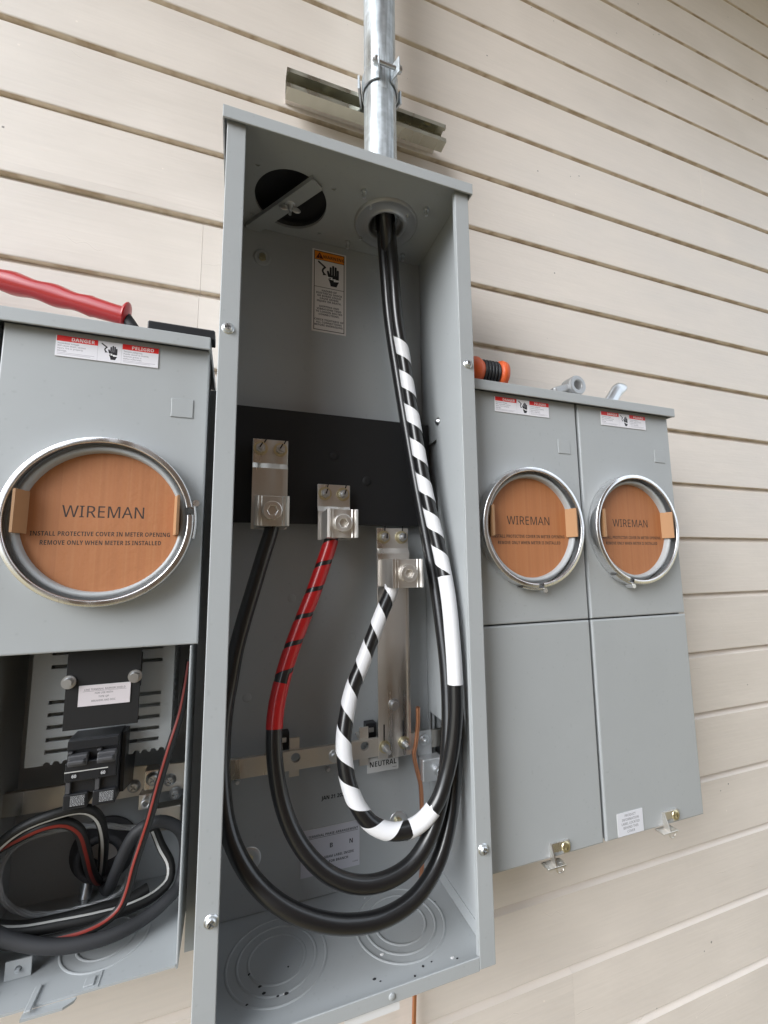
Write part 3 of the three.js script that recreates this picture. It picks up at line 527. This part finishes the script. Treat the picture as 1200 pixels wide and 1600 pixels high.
// ---------------------------------------------------------------- meter sockets
const FZ = 1.2, CT = -8.33, CM = -11.08, CB = -13.62;
function meterCover(u, x0, x1, cx, cy, gap, latchSide) {
  const s = rectShape(x0, x1, CM, CT); s.holes.push(circHole(cx, cy, 0.61));
  const c = part('meter_cover', [plateXY(s, FZ - 0.06, FZ, 0.014, 56), box(x0 + 0.01, x0 + 0.026, CM + 0.02, CT - 0.02, 0.9, FZ - 0.061), box(x1 - 0.026, x1 - 0.01, CM + 0.02, CT - 0.02, 0.9, FZ - 0.061)], M.grey, u);
  part('collar', lathe(V(cx, cy, FZ), 'z', [[0.655, -0.02], [0.65, 0.05], [0.635, 0.08], [0.615, 0.085], [0.598, 0.07], [0.594, 0.03], [0.6, -0.08]], 72), M.grey, c);
  part('embossed_square', plateXY(rectShape(x1 - 0.315, x1 - 0.125, -9.02, -8.84), FZ - 0.002, FZ + 0.008, 0.006), M.grey, c);
  sticker('danger_label', x0 + 0.375, x0 + 1.175, -8.573, -8.383, FZ + 0.001, dangerTex, c);
  const ring = part('sealing_ring', [lathe(V(cx, cy, FZ), 'z', [[0.69, 0.004], [0.706, 0.004], [0.712, 0.02], [0.712, 0.125], [0.704, 0.142], [0.668, 0.146], [0.658, 0.138], [0.66, 0.122], [0.69, 0.116], [0.692, 0.02]], 90, gap + 0.05, Math.PI * 2 - 0.1)], M.alu, u);
  // overlapping end with its latch
  part('ring_latch', [lathe(V(cx, cy, FZ), 'z', [[0.716, 0.02], [0.735, 0.022], [0.737, 0.12], [0.716, 0.124]], 14, gap - 0.34, 0.42), cyl(V(cx + 0.745 * Math.sin(gap + 0.09), cy - 0.745 * Math.cos(gap + 0.09), FZ + 0.02), V(cx + 0.745 * Math.sin(gap + 0.09), cy - 0.745 * Math.cos(gap + 0.09), FZ + 0.125), 0.03, 0.03, 12)], M.alu, ring);
  const g = new THREE.CircleGeometry(0.596, 64); g.translate(cx, cy, FZ + 0.012);
  const uv = g.attributes.uv, crd = thing('meter_blank', '', 'cardboard cover', [cx, cy - 0.6, FZ]);
  part('disc', lathe(V(cx, cy, FZ - 0.02), 'z', [[0, 0.03], [0.59, 0.03], [0.59, 0], [0, 0]], 64), M.cardEdge, crd);
  part('printed_face', g, std({ map: meterTex, roughness: 0.6, bumpMap: orangePeel, bumpScale: 0.0002 }), crd, true);
  for (const sg of [-1, 1]) {
    const f = box(-0.009, 0.009, -0.175, 0.175, 0, 0.15, 0.004); f.rotateY(sg * 0.28); f.translate(cx + sg * 0.545, cy + 0.06, FZ + 0.013); const fl = part('fold_flap', f, M.cardboard, crd);
    const e = box(-0.011, 0.011, -0.172, 0.172, 0.15, 0.153); e.rotateY(sg * 0.28); e.translate(cx + sg * 0.545, cy + 0.06, FZ + 0.013); part('cut_edge', e, M.cardEdge, fl);
  }
  return crd;
}
function hasp(u, x, y) {                                     // snap latch on the lower edge of a cover
  const h = part('cover_latch', [plateXY(poly([[x - 0.17, y - 0.02], [x - 0.02, y - 0.02], [x - 0.02, y - 0.055], [x + 0.07, y - 0.055], [x + 0.08, y + 0.03], [x + 0.06, y + 0.075], [x - 0.17, y + 0.075]]), FZ + 0.002, FZ + 0.022, 0.004), plateZY(poly([[FZ + 0.003, y - 0.12], [FZ + 0.1, y - 0.12], [FZ + 0.03, y + 0.072], [FZ + 0.003, y + 0.072]]), x - 0.186, x - 0.172), box(x - 0.3, x - 0.05, y - 0.125, y - 0.105, FZ - 0.02, FZ + 0.1, 0.006)], M.tin, u);
  part('rivet', lathe(V(x + 0.01, y + 0.015, FZ + 0.022), 'z', [[0, 0.012], [0.02, 0.012], [0.024, 0.02], [0.05, 0.018], [0.056, 0]], 20), M.yellowZinc, h);
  const tor = new THREE.TorusGeometry(0.05, 0.009, 8, 20); tor.translate(x - 0.1, y - 0.16, FZ + 0.05); part('seal_loop', tor, M.tin, h);
}
function enclosure(u, x0, x1, open) {
  const bp = rectShape(x0 + 0.01, x1 - 0.01, CB + 0.02, CT + 0.03); if (open) bp.holes.push(circHole(-1.15, -13.22, 0.2)); part('back_panel', plateXY(bp, 0.03, 0.055), M.grey, u);
  const side = (x) => { const q = rectShape(0.03, 1.12, CB, CT + 0.04); q.holes.push(polyHole([[0.1, -12.3], [0.1, -12.8], [0.47, -12.8], [0.47, -12.3]].reverse())); part('side_panel', plateZY(q, x, x + 0.016), M.grey, u); };
  side(x0); side(x1 - 0.016);
  part('floor_panel', plateXZ(rectShape(x0 + 0.018, x1 - 0.018, 0.03, open ? 1.205 : 1.12), CB, CB + 0.018), M.grey, u);
  const hx = open ? x0 - 0.06 : x0 + 0.012; part('hood', [box(hx, x1 + 0.05, -8.36, -8.235, 1.27, 1.292, 0.009), box(hx, x1 + 0.05, -8.255, -8.236, 0.03, 1.271), box(hx, hx + 0.016, -8.35, -8.2555, 0.03, 1.2695), box(x1 + 0.034, x1 + 0.05, -8.35, -8.2555, 0.03, 1.2695)], M.grey, u);
}
// closed pair
const mr = thing('meter_socket_pair', 'closed grey twin meter enclosure with two cardboard filled rings side by side', 'meter box', [4.15, CB, 0]);
enclosure(mr, 2.52, 5.78, false);
const cR = meterCover(mr, 2.528, 4.13, 3.31, -9.97, 0.04);
cR.userData.label = 'brown cardboard blank in the ring beside the open terminal box of the closed pair';
const cR2 = meterCover(mr, 4.178, 5.788, 4.925, -9.965, -0.3);
cR2.userData.label = 'brown cardboard blank in the ring farther from the terminal box of the closed pair';
for (const [x0, x1] of [[2.528, 4.135], [4.178, 5.795]]) part('lower_cover', [plateXY(rectShape(x0, x1, CB, CM - 0.016), FZ - 0.05, FZ + 0.001, 0.02), box(x0 + 0.01, x0 + 0.026, CB + 0.01, CM - 0.03, 0.95, FZ - 0.051), box(x1 - 0.026, x1 - 0.01, CB + 0.01, CM - 0.03, 0.95, FZ - 0.051)], M.grey, mr);
sticker('information_label', 4.35, 4.75, -13.6, -13.35, FZ + 0.002, coverTex, mr);
hasp(mr, 3.56, -13.54); hasp(mr, 5.255, -13.53);
// open pair
const ml = thing('meter_socket_pair', 'grey twin meter enclosure with its lower compartment open showing wiring and a breaker', 'meter box', [-1.95, CB, 0]);
enclosure(ml, -3.6, -0.335, true);
const cL = meterCover(ml, -1.905, -0.29, -1.07, -10.005, Math.PI / 2 + 0.14);
cL.userData.label = 'brown cardboard blank in the ring above the open wiring compartment';
meterCover(ml, -3.61, -1.95, -2.76, -10.005, Math.PI / 2 + 0.14).userData.label = 'brown cardboard blank in the far ring of the enclosure with the open compartment';
part('lower_cover', [plateXY(rectShape(-3.61, -1.95, CB, CM - 0.016), FZ - 0.05, FZ + 0.001, 0.02)], M.grey, ml);
part('divider', box(-1.945, -1.93, CB + 0.02, CM, 0.056, 1.12), M.grey, ml);
part('front_edge', box(-0.352, -0.336, -13.64, CM - 0.01, 1.121, 1.2, 0.006), M.grey, ml);
{ // dead front with louvres, barrier shield and breaker
  const z = 0.72, s = new THREE.Shape(); s.moveTo(-1.66, -12.11);
  for (const x of [-1.5, -1.43, -1.36, -1.29, -0.81, -0.74, -0.67, -0.6]) { s.lineTo(x - 0.026, -12.11); s.absarc(x, -12.11, 0.026, Math.PI, 0, true); }
  s.lineTo(-0.525, -12.11); s.lineTo(-0.525, -10.9); s.lineTo(-1.66, -10.9); s.closePath();
  const ret = rectShape(0.25, z - 0.0205, -12.105, -10.9); for (let i = 0; i < 12; i++) ret.holes.push(polyHole([[0.56, -12.02 + i * 0.075], [0.56, -11.98 + i * 0.075], [0.62, -11.98 + i * 0.075], [0.62, -12.02 + i * 0.075]]));
  for (const y of [-11.16, -11.28, -11.585, -11.69, -11.795, -11.9, -12.0]) { for (const [a, b] of [[-1.52, -1.26], [-0.87, -0.63]]) s.holes.push(polyHole([[a, y - 0.016], [a, y + 0.016], [b, y + 0.016], [b, y - 0.016]])); }
  const df = part('dead_front', [plateXY(s, z - 0.02, z, 0.003), plateZY(ret, -0.541, -0.525), box(-1.66, -1.644, -12.105, -10.9, 0.25, z - 0.0205)], M.grey, ml);
  const sh = part('barrier_shield', [box(-1.335, -0.772, -11.77, -10.95, 0.93, 0.95, 0.004)], M.blackBoard, ml);
  part('bracket', [box(-1.3, -0.8, -11.5, -11.2, 0.721, 0.93)], M.blackBoard, sh);
  hexBolt('shield_screw', V(-1.312, -11.37, 0.962), 0.04, sh, M.zinc, M.zinc, 0); hexBolt('shield_screw', V(-0.812, -11.365, 0.962), 0.04, sh, M.zinc, M.zinc, 0);
  const lb = sticker('shield_label', -1.235, -0.842, -11.583, -11.41, 0.951, shieldTex, sh);
  const bk = part('circuit_breaker', [box(-1.29, -0.905, -12.3, -11.85, 0.45, 0.93, 0.01), box(-1.285, -0.91, -12.17, -12.02, 0.9301, 0.985, 0.008), box(-1.29, -1.115, -12.4, -12.28, 0.5, 0.955, 0.01), box(-1.08, -0.91, -12.4, -12.28, 0.5, 0.955, 0.01), box(-1.285, -0.91, -11.93, -11.855, 0.9302, 0.96, 0.006)], M.blackPlastic, ml);
  for (const [a, n] of [[-1.265, 1], [-1.055, 2]]) {
    const hd = part('toggle', [box(a, a + 0.14, -12.05, -11.96, 0.931, 1.0, 0.012), box(a + 0.01, a + 0.13, -12.02, -11.985, 0.99, 1.05, 0.012)], M.greyPlastic, bk);
    decal('rating', a + 0.02, a + 0.08, -12.15, -12.105, 0.9875, sixtyTex, bk);
    decal('printed_panel', a + 0.02, a + 0.14, -12.385, -12.29, 0.957, breakTex(n * 13), bk);
    part('rib', box(a - 0.008, a + 0.022, -12.27, -12.18, 0.931, 0.965, 0.004), M.greyPlastic, bk); part('rib', box(a - 0.008, a + 0.022, -11.955, -11.94, 0.931, 0.975, 0.004), M.greyPlastic, bk);
  }
  part('tie_line', box(-1.285, -0.97, -12.095, -12.088, 0.986, 0.989), M.stripeWhite, bk);
  part('side_wing', plateZY(poly([[0.45, -12.45], [0.86, -12.36], [0.86, -11.86], [0.3, -11.86]]), -0.9, -0.87), M.blackPlastic, bk);
  // bonding plate, lugs and clamp screws on the neutral bar
  const bp = part('bonding_plate', plateXY(poly([[-1.0, -12.62], [-0.99, -12.45], [-0.94, -12.36], [-0.36, -12.4], [-0.36, -12.6]]), 0.343, 0.36), M.tinDull, ml);
  for (const [x, y] of [[209, 1229], [265, 1219], [274, 1240]]) { const p = at(x, y, 0.37); screwHead('terminal_screw', V(p.x, p.y, 0.362), 0.05, bp, M.zinc, hash(x) * 3); }
  const p = at(239, 1218, 0.5), q = at(232, 1252, 0.5), r = at(250, 1283, 0.45);
  const la = part('wire_lug', [box(p.x - 0.08, p.x + 0.08, p.y - 0.1, p.y + 0.08, 0.361, 0.48, 0.01)], M.tin, ml); screwHead('lug_screw', V(p.x, p.y, 0.48), 0.055, la, M.zinc, 0.8);
  const lc = part('wire_lug', [box(q.x - 0.09, q.x + 0.05, q.y - 0.08, q.y + 0.06, 0.3, 0.48, 0.01)], M.tin, ml); socketScrew(V(q.x - 0.02, q.y - 0.01, 0.485), 0.045, lc, M.zinc);
  part('wire_lug', [box(r.x - 0.13, r.x + 0.17, r.y - 0.16, r.y + 0.06, 0.2, 0.33, 0.01)], M.tinDull, ml);
  // bushing where the feeder leaves through the back
  const b = V(-1.15, -13.22, 0.056), bu = part('conduit_bushing', lathe(b, 'z', [[0.3, 0], [0.3, 0.04], [0.23, 0.05], [0.225, 0.17], [0.2, 0.19], [0.15, 0.185], [0.145, -0.5], [0, -0.5]], 40), M.greyPlastic, ml);
  part('bonding_screw', [cyl(V(b.x - 0.12, b.y - 0.26, 0.12), V(b.x - 0.12, b.y - 0.36, 0.2), 0.055, 0.05, 14), cyl(V(b.x - 0.12, b.y - 0.36, 0.2), V(b.x - 0.12, b.y - 0.39, 0.22), 0.035, 0.03, 10)], M.zinc, bu);
  // tabs at the front of the floor
  const tx = atY(28, 1528, -13.6); const tab = plateXY((() => { const a = rectShape(-1.6, -1.425, -13.6, -13.465); a.holes.push(circHole(-1.512, -13.53, 0.022)); return a; })(), 0.9, 0.916, 0.004);
  part('cover_tab', tab, M.grey, ml); part('tab_screw', cyl(V(-1.512, -13.53, 0.89), V(-1.512, -13.53, 0.94), 0.02, 0.016, 10), M.zinc, ml);
  part('floor_tongue', [plateXZ(poly([[-1.36, 1.206], [-1.36, 1.27], [-1.1, 1.27], [-1.04, 1.235], [-1.03, 1.206]]), CB - 0.02, CB - 0.003), box(-1.345, -1.3, CB + 0.018, CB + 0.035, 1.05, 1.26, 0.008), box(-1.0, -0.93, CB + 0.018, CB + 0.03, 1.1, 1.18, 0.006), box(-0.905, -0.895, CB + 0.0181, CB + 0.024, 1.06, 1.204)], M.grey, ml);
  const ko = V(-0.95, CB + 0.018, 0.72); for (const rr of [0.22, 0.33]) part('knockout_ring', lathe(ko, 'y', [[rr - 0.014, -0.002], [rr - 0.006, 0.006], [rr + 0.006, 0.006], [rr + 0.014, -0.002]], 48), M.grey, ml);
}
// ---------------------------------------------------------------- branch wires in the open compartment
function wire(label, path, r, mat, stripe, side) {
  const sw = new Sweep(pxPath(path)), b = sw.P.reduce((m, p) => p.y < m.y ? p : m);
  const t = thing('feeder_wire', label, 'wire', [b.x, b.y - r, b.z]);
  part('insulation', sw.tube(r, 0, sw.len, 12, 0.05), mat, t);
  if (stripe) part('stripe', sw.band(r + 0.003, 0.02, sw.len - 0.02, side, 0.55), stripe, t);
  return t;
}
wire('black wire with white stripe arching under the breaker into the bushing', [[-60, 1400, .75], [-20, 1340, .8], [30, 1295, .85], [85, 1272, .85], [130, 1263, .8], [152, 1274, .7], [161, 1300, .6], [161, 1340, .4], [157, 1366, .2], [155, 1372, .09]], 0.041, M.wireBlack, M.stripeWhite, 0.7);
wire('black wire with red stripe bending down into the bushing', [[-60, 1360, .7], [-10, 1330, .75], [30, 1308, .8], [70, 1290, .82], [100, 1285, .8], [122, 1296, .75], [133, 1325, .65], [141, 1358, .5], [150, 1374, .3], [160, 1374, .09]], 0.044, M.wireBlack, M.stripeRed, 0.2);
wire('black wire with red stripe slanting down in front of the brass lugs', [[297, 1030, .62], [291, 1070, .66], [282, 1115, .7], [264, 1172, .75], [247, 1230, .78], [234, 1278, .8], [222, 1315, .8], [210, 1352, .82], [200, 1390, .84], [188, 1418, .86], [168, 1437, .88], [138, 1453, .9], [95, 1465, .9], [40, 1475, .88], [-20, 1472, .85], [-70, 1450, .8]], 0.037, M.wireBlack, M.stripeRed, 0.3);
wire('thick dark grey cable looping along the compartment side', [[160, 1374, .1], [168, 1390, .3], [180, 1365, .55], [197, 1325, .62], [215, 1298, .66], [242, 1284, .66], [268, 1287, .62], [286, 1305, .56], [288, 1345, .56], [280, 1382, .62], [262, 1405, .72], [230, 1432, .82], [190, 1455, .92], [140, 1472, .97], [80, 1479, .98], [20, 1470, .95], [-40, 1445, .9]], 0.052, M.cableGrey);
wire('black wire with white stripe curving along the compartment floor', [[240, 1292, .42], [252, 1322, .45], [266, 1350, .5], [264, 1376, .58], [242, 1399, .66], [200, 1420, .74], [150, 1434, .8], [90, 1446, .82], [30, 1456, .82], [-40, 1455, .8]], 0.042, M.wireBlack, M.stripeWhite, 0.3);
wire('plain black wire lying under the striped wires', [[-60, 1440, .78], [20, 1452, .76], [90, 1440, .74], [150, 1424, .7], [200, 1408, .62], [230, 1390, .54]], 0.055, M.wireBlack);
{
  const path = pxPath([[236, 1286, .4], [205, 1293, .42], [165, 1290, .45], [120, 1292, .5], [70, 1302, .52], [30, 1318, .52], [6, 1345, .5], [-2, 1380, .5], [10, 1412, .55], [45, 1428, .62], [90, 1427, .66], [135, 1417, .66], [170, 1406, .62], [192, 1390, .5], [196, 1372, .4]]);
  const sw = new Sweep(path), b = sw.P.reduce((m, p) => p.y < m.y ? p : m), t = thing('bare_conductor', 'bare stranded aluminium conductor curling across the compartment back', 'wire', [b.x, b.y - 0.04, b.z]);
  for (let k = 0; k < 5; k++) { const L = sw.len, n = 150, pts = []; for (let i = 0; i <= n; i++) { const f = sw.frame(L * i / n), a = i / n * L * 9 + k * Math.PI * 0.4; pts.push(f.p.clone().addScaledVector(f.n, 0.014 * Math.cos(a)).addScaledVector(f.b, 0.014 * Math.sin(a))); } part('strand', new Sweep(pts, n * 2).tube(0.0105, 0, undefined, 6, 0.03), M.castAlu, t); }
}

// ---------------------------------------------------------------- tools left on the hoods
const HT = -8.235;
{ // red-handled cutter
  const t = thing('cable_cutter', 'red handled cable cutter lying on the hood above the open compartment', 'pliers', [-1.2, HT, 0.7]);
  const sw = new Sweep([V(-3.2, -7.2, 0.5), ...pxPath([[-30, 428, .6], [0, 437, .62], [50, 451, .66], [100, 466, .7], [150, 481, .75], [196, 495, .8]])]);
  const L = sw.len, wv = (s) => 0.112 + 0.01 * Math.sin(s * 17) * (s < L - 0.3 ? 1 : 0.2) - 0.02 * (s / L);
  part('grip', sw.tube(wv, 0, L, 18, 0.03), M.redGrip, t);
  const e = sw.frame(L), gd = new THREE.SphereGeometry(0.1, 20, 14); gd.scale(0.42, 1.25, 1); gd.rotateZ(-0.25); gd.translate(e.p.x, e.p.y + 0.03, e.p.z); part('finger_guard', gd, M.redGrip, t);
  part('jaw_arm', new Sweep([e.p.clone(), V(-0.92, HT + 0.09, 0.82), V(-0.72, HT + 0.07, 0.82)]).tube((s) => 0.055, 0, undefined, 10), M.ink, t);
  part('jaw', [plateXZ(poly([[-0.86, 0.7], [-0.72, 0.62], [-0.42, 0.66], [-0.38, 0.86], [-0.5, 0.95], [-0.78, 0.92]]), HT, HT + 0.14, 0.015)], M.blackPlastic, t);
}
{ const t = thing('flat_bar', 'flat black bar lying on the hood beside the cable cutter', 'tool', [-0.6, HT, 1.0]); part('bar', box(-0.83, -0.25, HT, HT + 0.095, 1.08, 1.25, 0.012), M.blackPlastic, t); part('edge', box(-0.82, -0.26, HT + 0.0951, HT + 0.1, 1.09, 1.24), M.greyPlastic, t); }
{ // ratchet-style handle
  const t = thing('screwdriver', 'orange and black ridged tool handle lying on the hood beside the terminal box', 'screwdriver', [2.85, HT, 1.1]);
  const y = HT + 0.182, z = 1.1;
  part('handle_core', lathe(V(2.54, y, z), 'x', [[0, 0], [0.13, 0], [0.17, 0.04], [0.178, 0.16], [0.15, 0.22], [0.12, 0.27], [0.12, 0.5]], 32), M.orange, t);
  for (let i = 0; i < 5; i++) part('grip_ridge', lathe(V(2.775 + i * 0.046, y, z), 'x', [[0.12, 0], [0.15, 0.005], [0.158, 0.02], [0.15, 0.036], [0.12, 0.042]], 28), M.blackPlastic, t);
  part('end_cap', lathe(V(3.005, y, z), 'x', [[0.1, 0], [0.16, 0.005], [0.178, 0.05], [0.17, 0.1], [0.12, 0.135], [0, 0.145]], 32), M.orange, t);
}
{ // cast hub fitting with bored eye
  const t = thing('cast_fitting', 'grey cast metal fitting with a round bored eye on the closed hood', 'fitting', [4.6, HT, 0.75]);
  const p = at(902, 602, 0.8);
  const sh = new THREE.Shape(); sh.absarc(p.x, p.y, 0.145, 0, Math.PI * 2); sh.holes.push(circHole(p.x, p.y, 0.068));
  part('eye', plateXY(sh, 0.62, 0.82, 0.018), M.castAlu, t);
  part('arm', [box(p.x - 0.62, p.x - 0.1, HT, HT + 0.12, 0.64, 0.78, 0.04), (() => { const g = box(-0.3, 0.0, -0.06, 0.06, -0.07, 0.07, 0.04); g.rotateZ(0.35); g.translate(p.x - 0.1, p.y - 0.02, 0.71); return g; })()], M.castAlu, t);
  part('foot', box(p.x - 0.1, p.x + 0.1, HT, p.y - 0.13, 0.64, 0.8, 0.02), M.castAlu, t);
}
{ // open-ended lever
  const t = thing('wrench', 'silver rounded wrench end sticking up from the closed hood', 'wrench', [5.1, HT, 0.75]);
  const b = at(974, 606, 0.75), sw = new Sweep([V(b.x - 0.95, HT + 0.06, 0.72), V(b.x - 0.6, HT + 0.09, 0.73), V(b.x - 0.33, HT + 0.2, 0.75), V(b.x - 0.12, b.y - 0.05, 0.76), V(b.x, b.y, 0.77), V(b.x + 0.06, b.y + 0.02, 0.77)]);
  const L = sw.len, g = sw.tube((q) => 0.1 * Math.min(1, Math.sqrt(Math.max(0.02, (L - q) / 0.16))), 0, L, 20, 0.03);
  g.forEach((q) => { q.translate(0, 0, -0.75); q.scale(1, 1, 0.55); q.translate(0, 0, 0.75); q.computeVertexNormals(); });
  part('shank', g, M.zinc, t); part('collar', lathe(V(b.x - 0.98, HT + 0.06, 0.72), 'x', [[0, 0], [0.06, 0], [0.06, 0.1], [0, 0.1]], 16), M.castAlu, t);
}
renderer.render(scene, camera);
